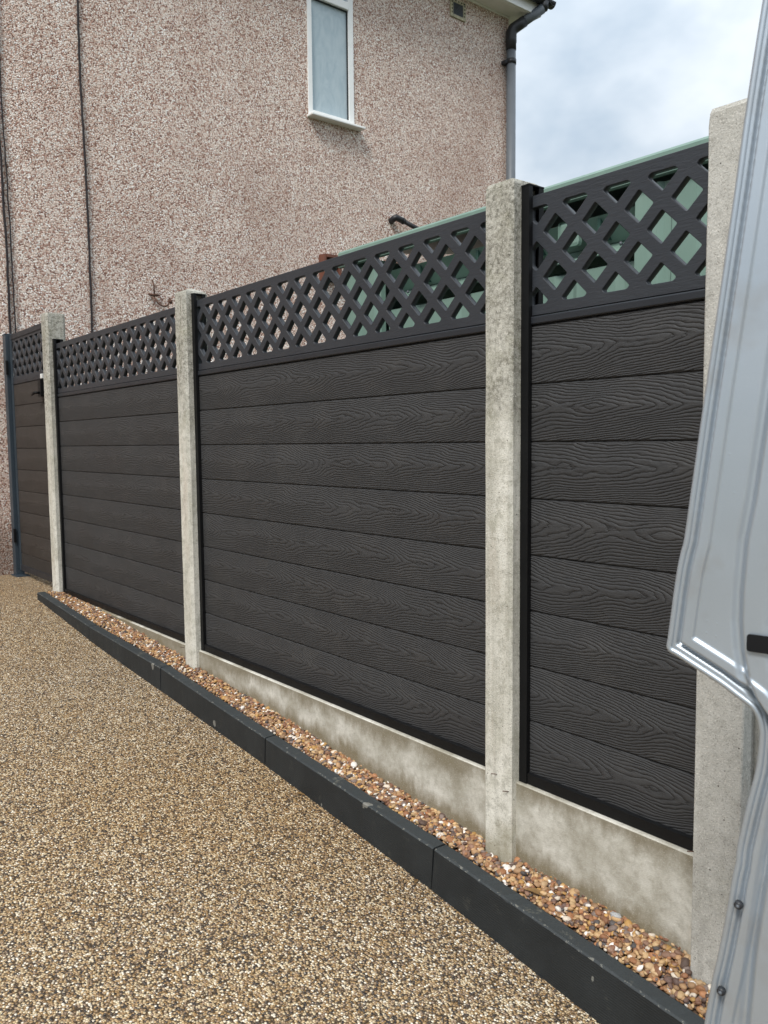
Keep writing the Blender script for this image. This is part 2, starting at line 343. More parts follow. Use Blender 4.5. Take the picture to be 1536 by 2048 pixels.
def mat_shed():
    m = M('mint_painted_sheet_steel', 0.42, 0.45)
    c = m.mix(m.ramp(m.noise(3, 4, 0.6), [(0.3, 0.0), (0.7, 1.0)]), (0.15, 0.235, 0.195), (0.19, 0.285, 0.24))
    st = m.noise(14, 3, vec=m.scale(m.obj, (1, 1, 0.12))); c = m.mix(m.ramp(st, [(0.5, 0.0), (0.75, 0.3)]), c, (0.27, 0.38, 0.33))
    m.color(c); m.bump(m.noise(3, 2), 0.003, 0.3); return m.mat
def mat_tiles():
    m = M('dark_roof_tile', 0.8, 0.3)
    m.color(m.mix(m.noise(5, 4), (0.05, 0.045, 0.04), (0.11, 0.08, 0.065))); m.bump(m.noise(40, 3), 0.004, 0.8); return m.mat
def mat_soil():
    m = M('soil_and_grass_ground', 0.95, 0.2)
    m.color(m.mix(m.ramp(m.noise(0.8, 5, 0.65), [(0.4, 0.0), (0.6, 1.0)]), (0.05, 0.07, 0.025), (0.09, 0.075, 0.05))); m.bump(m.noise(30, 4), 0.02, 0.8); return m.mat

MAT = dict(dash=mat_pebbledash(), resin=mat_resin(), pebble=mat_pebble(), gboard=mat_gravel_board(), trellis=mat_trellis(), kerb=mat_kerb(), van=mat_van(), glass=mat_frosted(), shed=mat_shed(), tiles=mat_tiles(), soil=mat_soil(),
    board=mat_board('embossed_composite_board', (0.0355, 0.0357, 0.037)), gate_board=mat_board('embossed_gate_board', (0.041, 0.035, 0.031)),
    post=mat_concrete('weathered_concrete', (0.47, 0.455, 0.39), (0.70, 0.685, 0.62), (0.29, 0.28, 0.23), 0.5, (-0.35, 0.5)),
    post_new=mat_concrete('smooth_grey_concrete', (0.43, 0.42, 0.385), (0.53, 0.52, 0.48), (0.33, 0.32, 0.29), 0.2, None, 1.0),
    black=mat_plain('black_powder_coat', (0.0045, 0.0047, 0.0053), 0.5, 0.22, 0, 0.15, 8, 0.0004, 500),
    rail=mat_plain('anthracite_rail', (0.017, 0.0195, 0.0245), 0.45, 0.4, 0, 0.1, 5, 0.0004, 400),
    steel=mat_plain('slate_blue_steel', (0.030, 0.043, 0.056), 0.4, 0.45, 0, 0.12, 5),
    upvc=mat_plain('white_upvc', (0.80, 0.81, 0.80), 0.3, 0.5, 0, 0.03, 3), soffit=mat_plain('soffit_board', (0.80, 0.80, 0.78), 0.45, 0.4, 0, 0.06, 4),
    grey=mat_plain('grey_pipe_plastic', (0.105, 0.118, 0.133), 0.4, 0.4, 0, 0.08, 5), blackp=mat_plain('black_plastic', (0.02, 0.021, 0.024), 0.4, 0.4, 0, 0.15, 8),
    cable=mat_plain('black_cable', (0.022, 0.018, 0.02), 0.7, 0.3, 0, 0.2, 10), rust=mat_plain('rusty_iron', (0.10, 0.055, 0.04), 0.85, 0.2, 0, 0.4, 40, 0.001, 200),
    cream=mat_plain('aged_cream_plastic', (0.42, 0.39, 0.28), 0.7, 0.3, 0, 0.25, 30), dark=mat_plain('painted_void_shade', (0.012, 0.012, 0.013), 0.9, 0.1),  # dark: near-black that paints the shade of openings
    terra=mat_plain('terracotta_plastic', (0.15, 0.06, 0.04), 0.6, 0.3, 0, 0.15, 12), rubber=mat_plain('tyre_rubber', (0.02, 0.02, 0.02), 0.8, 0.2),
    shed_dark=mat_plain('dark_green_painted_shade', (0.03, 0.075, 0.06), 0.5, 0.3), leaf=mat_plain('dry_leaf', (0.20, 0.12, 0.05), 0.8, 0.2, 0, 0.3, 60),  # shed_dark: shed green darkened to stand for shade
    flint=mat_plain('grey_flint', (0.36, 0.36, 0.36), 0.6, 0.4, 0, 0.3, 60, 0.002, 120), lamp=mat_plain('amber_reflector', (0.5, 0.1, 0.02), 0.3, 0.5))

# ------------------------------------------------------------------ ground levels
DX = [-60, -6.45, -6.2, -5.3, -4.39, -3.48, -2.56, -1.65, -1.3, -1.0, 0.0, 1.0, 6.0, 60]
DZ = [-1.24, -1.236, -1.234, -1.255, -1.345, -1.408, -1.484, -1.570, -1.612, -1.645, -1.745, -1.82, -2.05, -2.1]
KX = [-5.313, -4.399, -3.485, -2.571, -1.657, -0.743, 0.171, 1.085]
KZ = [-1.205, -1.266, -1.302, -1.374, -1.440, -1.530, -1.60, -1.66]
GX = [-5.4, -5.15, -4.6, -3.54, -3.27, -2.55, -2.23, -1.85, -1.4, -0.95, 0.0, 1.2]
GZ = [-1.222, -1.228, -1.235, -1.292, -1.318, -1.364, -1.398, -1.424, -1.450, -1.462, -1.53, -1.6]
def drive_z(x): return lerp(DX, DZ, x)
KY0, KY1 = -0.16, -0.109

# ground sheet
g = 200; bmg = mesh('ground', [(-g, -g, -2.4), (g, -g, -2.4), (g, g, -2.4), (-g, g, -2.4)], [(0, 1, 2, 3)])
tag(link('ground', bmg, MAT['soil']), 'dark soil ground stretching out around the plots', 'ground', kind='structure')
xs = np.concatenate([np.linspace(-6.44, 1.2, 120), np.linspace(1.4, 14, 30)]); ys = [-7.5, -5, -3, -2, -1.4, -1.0, -0.7, -0.45, -0.3, -0.13]
V = [(x, y, drive_z(x) + 0.004 * math.sin(x * 2.1 + y * 1.7)) for x in xs for y in ys]; nY = len(ys)
Fc = [(i * nY + j, (i + 1) * nY + j, (i + 1) * nY + j + 1, i * nY + j + 1) for i in range(len(xs) - 1) for j in range(nY - 1)]
tag(link('driveway', mesh('driveway', V, Fc, True), MAT['resin']), 'resin-bound golden gravel driveway in front of the fence', 'driveway', kind='structure')
# the drive carries on under the gate towards the house wall
xs2 = np.linspace(-6.44, -5.29, 12); V = [(x, y, drive_z(x) + 0.004 * math.sin(x * 2.1 + y * 1.7)) for x in xs2 for y in (-0.13, 0.0, 0.2, 0.9)]
Fc = [(i * 4 + j, (i + 1) * 4 + j, (i + 1) * 4 + j + 1, i * 4 + j + 1) for i in range(11) for j in range(3)]
tag(link('driveway', mesh('driveway_end', V, Fc, True), MAT['resin']), 'golden gravel threshold running under the gate to the house wall', 'driveway', kind='structure')
yard = mesh('yard', [(-6.44, 0.06, -1.45), (8, 0.06, -1.45), (8, 12, -1.45), (-6.44, 12, -1.45)], [(0, 1, 2, 3)])
tag(link('yard', yard, MAT['soil']), 'bare yard ground behind the fence under the green shed', 'yard', kind='structure')

# ------------------------------------------------------------------ house
XW = -6.42; YC = 5.33; ZE = 4.30
house = tag(empty('house', (XW, 0, -1.3)), 'pink-brown pebbledashed house with white window behind the fence', 'house')
def hp(name, me, mat, parent=None):
    o = link(name, me, mat, parent or house)
    o.location = Vector((0, 0, 0)) - house.location if parent is None else Vector((0, 0, 0)); return o
# wall with a window opening (y 2.685..3.195, z 2.66..4.08)
WY0, WY1, WZ0, WZ1 = 2.682, 3.196, 2.665, 4.06
YL, ZB0 = -9.0, -1.6
bm = bmesh.new()
for (a, b, c, d) in ((YL, WY0, ZB0, ZE + .1), (WY1, YC, ZB0, ZE + .1), (WY0, WY1, ZB0, WZ0), (WY0, WY1, WZ1, ZE + .1)): box_bm(bm, XW - 0.25, XW, a, b, c, d)
hp('wall', bm_mesh('wall', bm), MAT['dash'])
bm = bmesh.new(); box_bm(bm, XW - 7.5, XW - 0.251, YC - 0.25, YC - 0.001, ZB0, ZE + .1); box_bm(bm, XW - 7.5, XW - 7.25, YL, YC - 0.26, ZB0, ZE + .1); box_bm(bm, XW - 7.24, XW - 0.252, YL, YL + 0.25, ZB0, ZE + .1)
hp('side_wall', bm_mesh('side_wall', bm), MAT['dash'])
XF, YF = XW + 0.235, YC + 0.245           # fascia lines
hp('soffit', box('soffit', XW - 7.6, XF - 0.012, YL - 0.2, YF - 0.012, ZE, ZE + 0.015), MAT['soffit'])
fa = hp('fascia', box('fascia', XF - 0.011, XF + 0.006, YL - 0.2, YF + 0.006, ZE - 0.012, ZE + 0.19, 0.003), MAT['upvc'])
hp('fascia', box('fascia_side', XW - 7.6, XF - 0.0115, YF - 0.011, YF + 0.006, ZE - 0.012, ZE + 0.19, 0.003), MAT['upvc'])
hp('soffit_trim', box('soffit_trim', XF - 0.045, XF - 0.012, YL - 0.2, YF - 0.013, ZE - 0.014, ZE - 0.001, 0.004), MAT['upvc'])
hp('wall_trim', box('wall_trim', XW + 0.001, XW + 0.012, YL, YC, ZE - 0.022, ZE - 0.001, 0.004), MAT['soffit'])
# hipped roof
zr = ZE + 0.19; x0, x1, y0, y1 = XW - 7.7, XF + 0.06, YL - 0.3, YF + 0.06; xm = (x0 + x1) / 2; hr = 2.6
rv = [(x0, y0, zr), (x1, y0, zr), (x1, y1, zr), (x0, y1, zr), (xm, y0 + 3.6, zr + hr), (xm, y1 - 3.6, zr + hr)]
hp('roof', mesh('roof', rv, [(0, 1, 4), (1, 2, 5, 4), (2, 3, 5), (3, 0, 4, 5), (3, 2, 1, 0)]), MAT['tiles'])
# gutter: half round, runs round the corner
def gutter_prof(cx, cz, r):
    p = [(cx + r * math.cos(a), cz + r * math.sin(a)) for a in np.linspace(math.pi, 2 * math.pi, 11)]
    q = [(cx + (r - .004) * math.cos(a), cz + (r - .004) * math.sin(a)) for a in np.linspace(2 * math.pi, math.pi, 11)]
    return p + q
gz = ZE + 0.135
hp('gutter', prism('gutter', gutter_prof(XF + 0.062, gz, 0.056), 'y', YL - 0.2, YF + 0.12), MAT['blackp'])
hp('gutter', prism('gutter_side', gutter_prof(YF + 0.062, gz, 0.056), 'x', XW - 7.6, XF + 0.12), MAT['blackp'])
hp('gutter_outlet', tube('gutter_outlet', [(XF + 0.062, YF - 0.02, gz - 0.03), (XF + 0.062, YF - 0.02, gz - 0.11)], [0.06, 0.042], 16), MAT['blackp'])
# downpipe
PX = XW + 0.07; _p = on_x(1021.5, 345, PX); PY = _p.y; PR = 9.3 / FPX * (_p - CAMP).dot(F2)
dp = hp('downpipe', tube('downpipe', [(PX, PY, 3.95), (PX, PY, -1.5)], PR, 20), MAT['grey'])
top = Vector((XF + 0.055, YF - 0.03, gz - 0.09)); low = Vector((PX, PY, 4.13))
hp('downpipe_offset', tube('downpipe_offset', [top, low + (top - low) * 0.12], PR, 20), MAT['grey'])
dirn = (top - low).normalized()
hp('downpipe_bend', tube('downpipe_bend', [low + dirn * 0.17, low + dirn * 0.09, low + dirn * 0.03, low + Vector((0, 0, -0.03)), low + Vector((0, 0, -0.10)), low + Vector((0, 0, -0.13)), low + Vector((0, 0, -0.135)), low + Vector((0, 0, -0.21))],
   [PR + .007, PR + .007, PR + .009, PR + .009, PR + .008, PR + .008, PR + .004, PR + .004], 20), MAT['blackp'])
for zc_ in (3.80, 2.1, 0.6):
    cl = hp('pipe_clip', tube('pipe_clip', [(PX, PY, zc_ - 0.025), (PX, PY, zc_ + 0.025)], PR + 0.005, 20), MAT['blackp'])
    link('clip_lug', box('clip_lug', XW + 0.002, PX, PY - 0.085, PY - 0.02, zc_ - 0.03, zc_ + 0.01, 0.008), MAT['blackp'], cl)
# window
win = empty('window'); win.parent = house; win.location = -house.location
FX = XW + 0.012; fwid = 0.046
fr = bmesh.new()
for (a, b, c, d) in ((WY0, WY0 + fwid, WZ0, WZ1), (WY1 - fwid - .012, WY1, WZ0, WZ1), (WY0 + fwid + .0005, WY1 - fwid - .0125, WZ0, WZ0 + 0.05), (WY0 + fwid + .0005, WY1 - fwid - .0125, WZ1 - 0.05, WZ1)): box_bm(fr, FX - 0.06, FX, a, b, c, d, 0.004)
link('window_frame', bm_mesh('window_frame', fr), MAT['upvc'], win)
link('transom', box('transom', FX - 0.055, FX + 0.012, WY0 + fwid + .001, WY1 - fwid - .013, 3.695, 3.765, 0.008), MAT['upvc'], win)
link('pane', box('pane', FX - 0.042, FX - 0.03, WY0 + fwid - .004, WY1 - fwid - .008, WZ0 + 0.045, 3.70), MAT['glass'], win)
link('pane', box('pane_top', FX - 0.042, FX - 0.03, WY0 + fwid - .004, WY1 - fwid - .008, 3.76, WZ1 - 0.045), MAT['glass'], win)
gk = bmesh.new()
for (a, b, c, d) in ((WY1 - fwid - .0165, WY1 - fwid - .0121, WZ0 + .051, 3.694), (WY0 + fwid + .0006, WY1 - fwid - .017, 3.6885, 3.6945)): box_bm(gk, FX - 0.03, FX - 0.012, a, b, c, d)
link('gasket', bm_mesh('gasket', gk), MAT['blackp'], win)
link('window_sill', box('window_sill', XW - 0.02, XW + 0.085, WY0 - 0.012, WY1 + 0.075, WZ0 - 0.022, WZ0 - 0.001, 0.006), MAT['upvc'], win)
# airbrick vent
vt = empty('wall_vent'); vt.parent = house; vt.location = -house.location
vy0, vy1, vz0, vz1 = 4.445, 4.66, 4.048, 4.228
fr = bmesh.new()
for (a, b, c, d) in ((vy0, vy0 + .035, vz0, vz1), (vy1 - .035, vy1, vz0, vz1), (vy0 + .0355, vy1 - .0355, vz0, vz0 + .03), (vy0 + .0355, vy1 - .0355, vz1 - .03, vz1)): box_bm(fr, XW + .001, XW + .018, a, b, c, d, .004)
link('vent_frame', bm_mesh('vent_frame', fr), MAT['cream'], vt)
link('vent_shade', box('vent_shade', XW + .001, XW + .004, vy0 + .034, vy1 - .034, vz0 + .029, vz1 - .029), MAT['dark'], vt)  # dark sheet standing in for the shade behind the slats
for i in range(9):
    zz = vz0 + .035 + i * .0132; link('slat', box('slat', XW + .005, XW + .014, vy0 + .036, vy1 - .036, zz, zz + .005), MAT['grey'], vt)
for i in range(5):
    yy = vy0 + .022 + i * .04; link('painted_slot', box('painted_slot', XW + .0175, XW + .0195, yy, yy + .018, vz1 - .021, vz1 - .010), MAT['dark'], vt)  # dark slabs on the frame, painting the shade of slots
for i in range(4):
    zz = vz0 + .035 + i * .034; link('painted_slot', box('painted_slot', XW + .0175, XW + .0195, vy0 + .012, vy0 + .024, zz, zz + .016), MAT['dark'], vt)
    link('painted_slot', box('painted_slot', XW + .0175, XW + .0195, vy1 - .024, vy1 - .012, zz, zz + .016), MAT['dark'], vt)

# cables clipped to the wall
def wall_cable(label, y0, y1, z0, z1, r, wig=0.008, off=0.012):
    n = 60; pts = []
    for i in range(n + 1):
        t = i / n; z = z0 + (z1 - z0) * t; pts.append((XW + off + random.uniform(-.002, .002), y0 + (y1 - y0) * t + wig * math.sin(t * 17 + y0 * 9) * .5 + random.uniform(-.003, .003), z))
    o = tag(link('wall_cable', tube('wall_cable', pts, r, 8), MAT['cable']), label, 'cable', 'cables clipped to the house wall')
    return o
wall_cable('single black cable dropping down the pebbledash right of the gate', 0.660, 0.615, -1.2, ZE - 0.03, 0.0085)
wall_cable('thick black cable on the wall just above the gate hinge post', 0.062, 0.015, -1.15, ZE - 0.03, 0.0085)
wall_cable('thin dark cable running close beside the thick one above the gate', 0.098, 0.045, -1.15, ZE - 0.03, 0.005)

# rusty iron bracket on the wall
b0 = on_x(307, 567, XW + 0.03)
hk = tag(empty('iron_bracket', (XW, b0.y, b0.z - 0.09)), 'rusty curled iron washing-line bracket on the pebbledash above the fence', 'bracket')
hl = lambda dx, dy, dz: (dx, dy, dz + 0.09)
link('back_bar', tube('back_bar', [hl(.012, 0, .03), hl(.03, .003, -.02), hl(.03, .005, -.11)], [.006, .007, .006], 8), MAT['rust'], hk)
link('cross_bar', tube('cross_bar', [hl(.016, -.04, -.082), hl(.024, -.02, -.088), hl(.026, .02, -.09), hl(.016, .045, -.084)], [.008, .011, .011, .008], 8), MAT['rust'], hk)
pts = [hl(.03 + .05 * math.sin(a), .005 + .058 * (1 - math.cos(a)), -.11 - .07 * math.sin(a)) for a in np.linspace(0, math.pi * .92, 14)]
pts += [hl(.045, .123, -.10), hl(.05, .13, -.115)]
link('curl', tube('curl', pts, .0065, 8), MAT['rust'], hk)
link('knob', tube('knob', [hl(.05, .12, -.115), hl(.052, .132, -.13), hl(.05, .136, -.15)], [.008, .019, .009], 10), MAT['rust'], hk)

# black waste pipe leaving the wall
w0 = on_x(789, 433, XW + 0.07); w1 = on_x(840, 460, XW + 0.07); dv = (w1 - w0)
wp = tag(empty('waste_pipe', (XW, w0.y, w0.z)), 'black plastic waste pipe sloping down the house wall above the shed', 'pipe')
L_ = lambda p: p - Vector((XW, w0.y, w0.z))
link('elbow', tube('elbow', [L_(Vector((XW, w0.y + .01, w0.z - .03))), L_(Vector((XW + .05, w0.y + .008, w0.z - .015))), L_(w0 + dv * .06), L_(w0 + dv * .16), L_(w0 + dv * .32)], [.03, .031, .031, .03, .029], 14), MAT['blackp'], wp)
link('pipe_run', tube('pipe_run', [L_(w0 + dv * .30), L_(w0 + dv * 2.6)], .022, 14), MAT['blackp'], wp)
link('pipe_collar', tube('pipe_collar', [L_(w0 + dv * .30), L_(w0 + dv * .36)], .032, 14), MAT['blackp'], wp)
# terracotta vent hood
tv = tag(empty('vent_hood', (XW, 2.77, 1.20)), 'small terracotta vent hood on the house wall left of the shed roof', 'vent')
bm = bmesh.new(); box_bm(bm, 0.001, 0.09, 0, 0.03, 0, 0.235, .004); box_bm(bm, 0.001, 0.09, .17, 0.2, 0, 0.235, .004); box_bm(bm, 0.001, 0.1, .0305, .1695, .205, .235, .003)
link('hood', bm_mesh('hood', bm), MAT['terra'], tv)
for i in range(5): link('louvre', box('louvre', .01, .07, .031, .169, .02 + i * .036, .032 + i * .036), MAT['terra'], tv)
link('backplate', box('backplate', .001, .006, .031, .169, 0, .204), MAT['dark'], tv)

# ------------------------------------------------------------------ concrete posts
def post_profile(w=0.1, yf=-0.05, yb=0.07, ch=0.009, slot=(-0.013, 0.043), sd=0.022):
    a = w / 2
    return [(-a + ch, yf), (a - ch, yf), (a, yf + ch), (a, slot[0]), (a - sd, slot[0]), (a - sd, slot[1]), (a, slot[1]), (a, yb - ch), (a - ch, yb), (-a + ch, yb), (-a, yb - ch), (-a, slot[1]), (-a + sd, slot[1]), (-a + sd, slot[0]), (-a, slot[0]), (-a, yf + ch)]
def concrete_post(x0, ztop, label, mat, w=0.1, ch=0.009, solid=0.10, peak=0.022, zbase=-1.9):
    """x0 is the left face; the slots stop short of the top, which is weathered to a low pyramid"""
    prof = post_profile(w, ch=ch); cx = x0 + w / 2
    bm = bmesh.new(); rows = [zbase] + list(np.linspace(zbase + .3, ztop - solid, 14))
    rings = [[bm.verts.new((p[0] + random.uniform(-.0007, .0007), p[1] + random.uniform(-.0007, .0007), z)) for p in prof] for z in rows]
    def strip(r0, r1):
        n = len(r0)
        for i in range(n): bm.faces.new((r0[i], r0[(i + 1) % n], r1[(i + 1) % n], r1[i]))
    for i in range(len(rings) - 1): strip(rings[i], rings[i + 1])
    # closed head above the slots
    a = w / 2; head = [(-a + ch, -.05), (a - ch, -.05), (a, -.05 + ch), (a, -.013), (a, -.0131 + .001), (a, .042), (a, .043), (a, .07 - ch), (a - ch, .07), (-a + ch, .07), (-a, .07 - ch), (-a, .043), (-a, .042), (-a, -.0121), (-a, -.013), (-a, -.05 + ch)]
    h0 = [bm.verts.new((p[0], p[1], ztop - solid + .0005)) for p in head]; strip(rings[-1], h0)
    prev = h0
    for z, k in ((ztop - .03, 1.0), (ztop - .008, .985), (ztop + .001, .93)):
        r = [bm.verts.new((p[0] * k + random.uniform(-.001, .001), .01 + (p[1] - .01) * k + random.uniform(-.001, .001), z + random.uniform(-.0015, .0015))) for p in head]; strip(prev, r); prev = r
    c = bm.verts.new((0.0, .01, ztop + peak)); n = len(prev)
    for i in range(n): bm.faces.new((prev[i], prev[(i + 1) % n], c))
    bm.faces.new(list(reversed(rings[0])))
    o = link('concrete_post', bm_mesh('concrete_post', bm), mat); o.location.x = cx
    tag(o, label, 'fence post', 'concrete fence posts'); return o
PXS = [-5.374, -3.470, -1.571, -0.936]; PW = [0.1, 0.1, 0.1, 0.107]
posts = [concrete_post(PXS[0], 0.515, 'tallest weathered concrete post, standing between the gate and the fence', MAT['post'], ch=0.014, solid=.158, peak=.006),
         concrete_post(PXS[1], 0.368, 'concrete post between the two wide fence panels, just below the iron bracket', MAT['post'], ch=0.012),
         concrete_post(PXS[2], 0.370, 'lichen-dark concrete post between the middle panel and the narrow panel', MAT['post'], ch=0.008, solid=0.075),
         concrete_post(PXS[3], 0.37, 'clean grey concrete post at the right end, half hidden by the van door', MAT['post_new'], w=.107, ch=0.003, solid=.1, peak=.012)]
for po, xx, zz in ((2, 0.0, -1.21), (2, .043, -1.245), (3, -.05, -1.20), (1, -.05, -1.225)):
    link('nail', tube('nail', [(xx, -.049, zz), (xx - .006, -.066, zz + .004)], .0012, 6), MAT['rust'], posts[po])

# ------------------------------------------------------------------ fence panels
def clip_poly(poly, x0, x1, z0, z1):
    def cut(P, ins, inter):
        out = []
        for i in range(len(P)):
            a, b = P[i - 1], P[i]
            ia, ib = ins(a), ins(b)
            if ia != ib: out.append(inter(a, b))
            if ib: out.append(b)
        return out
    def ix(a, b, x): t = (x - a[0]) / (b[0] - a[0]); return (x, a[1] + t * (b[1] - a[1]))
    def iz(a, b, z): t = (z - a[1]) / (b[1] - a[1]); return (a[0] + t * (b[0] - a[0]), z)
    for ins, it in ((lambda p: p[0] > x0, lambda a, b: ix(a, b, x0)), (lambda p: p[0] < x1, lambda a, b: ix(a, b, x1)), (lambda p: p[1] > z0, lambda a, b: iz(a, b, z0)), (lambda p: p[1] < z1, lambda a, b: iz(a, b, z1))):
        if poly: poly = cut(poly, ins, it)
    return poly
def round_poly(P, r, seg=3):
    out = []; n = len(P)
    for i in range(n):
        p = Vector(P[i]); a = Vector(P[i - 1]) - p; b = Vector(P[(i + 1) % n]) - p
        rr = min(r, a.length * .42, b.length * .42); s0 = p + a.normalized() * rr; s1 = p + b.normalized() * rr
        for k in range(seg + 1):
            t = k / seg; out.append(((1 - t) ** 2 * s0 + 2 * t * (1 - t) * p + t * t * s1))
    return out
def area(P): return .5 * sum(P[i - 1][0] * P[i][1] - P[i][0] * P[i - 1][1] for i in range(len(P)))
def trellis_mesh(xL, xR, zlo, zhi, h0, h1, colx, per, vc=0.1745, V=0.115, hh=0.0392, hw=0.0400, thick=0.02, y0=0.0):
    cu = bpy.data.curves.new('tr', 'CURVE'); cu.dimensions = '2D'; cu.fill_mode = 'BOTH'; cu.extrude = thick / 2 - 0.0012; cu.bevel_depth = 0.0012; cu.bevel_resolution = 0
    def spline(P):
        s = cu.splines.new('POLY'); s.points.add(len(P) - 1); s.use_cyclic_u = True
        for q, p in zip(s.points, P): q.co = (p[0], p[1], 0, 1)
    spline([(xL, zlo), (xR, zlo), (xR, zhi), (xL, zhi)])
    k0 = int((xL - colx) / per * 2) - 2; k1 = int((xR - colx) / per * 2) + 2
    for k in range(k0, k1 + 1):
        cxx = colx + k * per / 2
        cs = [vc - V, vc, vc + V] if k % 2 == 0 else [vc - 1.5 * V, vc - V / 2, vc + V / 2, vc + 1.5 * V]
        for cz in cs:
            P = clip_poly([(cxx - hw, cz), (cxx, cz - hh), (cxx + hw, cz), (cxx, cz + hh)], xL + .006, xR - .006, h0, h1)
            if len(P) >= 3 and abs(area(P)) > 1.2e-4: spline(round_poly(P, .0055))
    ob = bpy.data.objects.new('tmp', cu); COL.objects.link(ob)
    dg = bpy.context.evaluated_depsgraph_get(); dg.update()
    me = bpy.data.meshes.new_from_object(ob.evaluated_get(dg)); me.name = 'trellis'
    bpy.data.objects.remove(ob); bpy.data.curves.remove(cu)
    me.transform(Matrix.Rotation(math.pi / 2, 4, 'X')); me.transform(Matrix.Translation((0, y0 + thick / 2, 0)))
    return me
BOARD_PROF = [(0.0035, 0.0), (0.0, 0.0035), (0.0, 0.1455), (0.0035, 0.1485), (0.008, 0.1485), (0.008, 0.155), (0.014, 0.155), (0.014, 0.1485), (0.022, 0.1485), (0.022, 0.0), (0.0145, 0.0), (0.0145, 0.0065), (0.0075, 0.0065), (0.0075, 0.0)]
def channel_mesh(x0, x1, z0, z1, side):
    """vertical U channel; side=+1 opens towards +x"""
    t = .0025; a, b = (x0, x1) if side > 0 else (x1, x0)
    s = 1 if side > 0 else -1
    prof = [(b, -.0145), (b, -.001), (b - s * .004, -.001), (b - s * .004, -.0145 + t), (a + s * t, -.0145 + t), (a + s * t, .042 - t), (b - s * .004, .042 - t), (b - s * .004, .024), (b, .024), (b, .042), (a, .042), (a, -.0145)]
    return prism('channel', prof, 'z', z0, z1)
def panel(xl, xr, label, colx, per, top=0.326):
    """xl, xr: faces of the concrete posts on either side"""
    root = tag(empty('fence_panel', ((xl + xr) / 2, 0, -1.222)), label, 'fence panel', 'composite fence panels')
    off = -root.location; P = lambda nm, me, mat, par=root: link(nm, me, MAT[mat], par, off if par is root else (0, 0, 0))
    a, b = xl + .012, xr - (.012 if xr < -1 else -.015)
    P('channel', channel_mesh(xl - .018, xl + .026, -1.222, .352, 1), 'black'); 
    if xr < -1: P('channel', channel_mesh(xr - .026, xr + .018, -1.222, .352, -1), 'black')
    for xx0, xx1 in ((xl - .02, xl + .027), (xr - .027, xr + .02))[:2 if xr < -1 else 1]: P('channel_cap', box('channel_cap', xx0, xx1, -.0155, .043, .3525, .356), 'black')
    bme = prism('board', BOARD_PROF, 'x', a, b)
    for k in range(8):
        o = link('board', bme, MAT['board'], root, (0, 0, 0)); o.location = off + Vector((0, random.uniform(0, .0008), -1.2 + .15 * k))
    P('bottom_rail', prism('bottom_rail', [(-.012, -1.2218), (.034, -1.2218), (.034, -1.195), (.0235, -1.195), (.0235, -1.2008), (-.001, -1.2008), (-.001, -1.193), (-.003, -1.191), (-.012, -1.194)], 'x', xl + .027, xr - (.027 if xr < -1 else -.015)), 'black')
    P('mid_rail', prism('mid_rail', [(-.003, .0022), (.025, .0022), (.025, .0222), (-.003, .0222), (-.005, .019), (-.005, .005)], 'x', xl + .0265, xr - (.0265 if xr < -1 else -.015)), 'rail')
    P('trellis', trellis_mesh(a, b, .0258, top, .0505, .2985, colx, per), 'trellis')
    return root
panel(PXS[0] + .1, PXS[1], 'dark composite fence panel with lattice top, nearest the gate', -5.100, .1168)
panel(PXS[1] + .1, PXS[2], 'widest-looking middle dark composite fence panel with lattice top', -3.2325, .1169)
panel(PXS[2] + .1, PXS[3], 'narrow dark composite fence panel with lattice top, beside the van door', -1.3125, .1203)

# gravel boards
def gravel_board(xl, xr, label):
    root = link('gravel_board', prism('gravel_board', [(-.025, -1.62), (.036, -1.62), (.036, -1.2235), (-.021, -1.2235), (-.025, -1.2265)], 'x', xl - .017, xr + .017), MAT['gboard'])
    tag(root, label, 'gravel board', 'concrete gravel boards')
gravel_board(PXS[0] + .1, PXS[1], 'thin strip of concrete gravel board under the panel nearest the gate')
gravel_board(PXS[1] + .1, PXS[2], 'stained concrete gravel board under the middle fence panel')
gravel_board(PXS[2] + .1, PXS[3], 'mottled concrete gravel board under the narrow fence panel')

# ------------------------------------------------------------------ gate
gate = tag(empty('gate', (-6.29, 0.012, -1.19)), 'dark boarded garden gate with lattice top beside the house wall', 'gate')
goff = Vector((0, .004, 0)) - gate.location; goff.y = -gate.location.y + .01
gl, grr = -6.285, -5.395
GP = lambda nm, me, mat: link(nm, me, MAT[mat], gate, goff)
GP('stile', box('stile', gl, gl + .035, -.006, .034, -1.192, .488, .003), 'steel'); GP('stile', box('stile_r', grr - .035, grr, -.006, .034, -1.192, .488, .003), 'steel')
GP('top_rail', box('top_rail', gl + .0355, grr - .0355, -.006, .034, .452, .488, .003), 'rail'); GP('base_rail', box('base_rail', gl + .0355, grr - .0355, -.006, .034, -1.192, -1.148, .003), 'rail')
GP('mid_rail', box('mid_rail', gl + .036, grr - .036, -.003, .03, .1385, .162, .002), 'rail')
GP('trellis', trellis_mesh(gl + .036, grr - .036, .1635, .4515, .188, .4365, -6.0167, .113, vc=.3125), 'trellis')
bme = prism('gate_board', BOARD_PROF, 'x', gl + .03, grr - .03)
for k in range(8):
    o = link('board', bme, MAT['gate_board'], gate); o.location = goff + Vector((0, 0, .137 - .15 * (k + 1)))
GP('board', prism('gate_board_cut', [(0, -1.149), (.022, -1.149), (.022, -1.0645), (.0035, -1.0645), (0, -1.067)], 'x', gl + .03, grr - .03), 'gate_board')
GP('latch_plate', box('latch_plate', -5.595, -5.535, -.03, -.0065, .02, .13, .004), 'black')
GP('latch_handle', tube('latch_handle', [(-5.56, -.03, .045), (-5.56, -.055, .045), (-5.60, -.058, .04), (-5.63, -.056, .035)], .008, 10), 'black')
GP('keeper_glint', box('keeper_glint', -5.56, -5.53, -.022, -.0065, .135, .165, .003), 'upvc')  # white colour stands in for a small glint at the latch
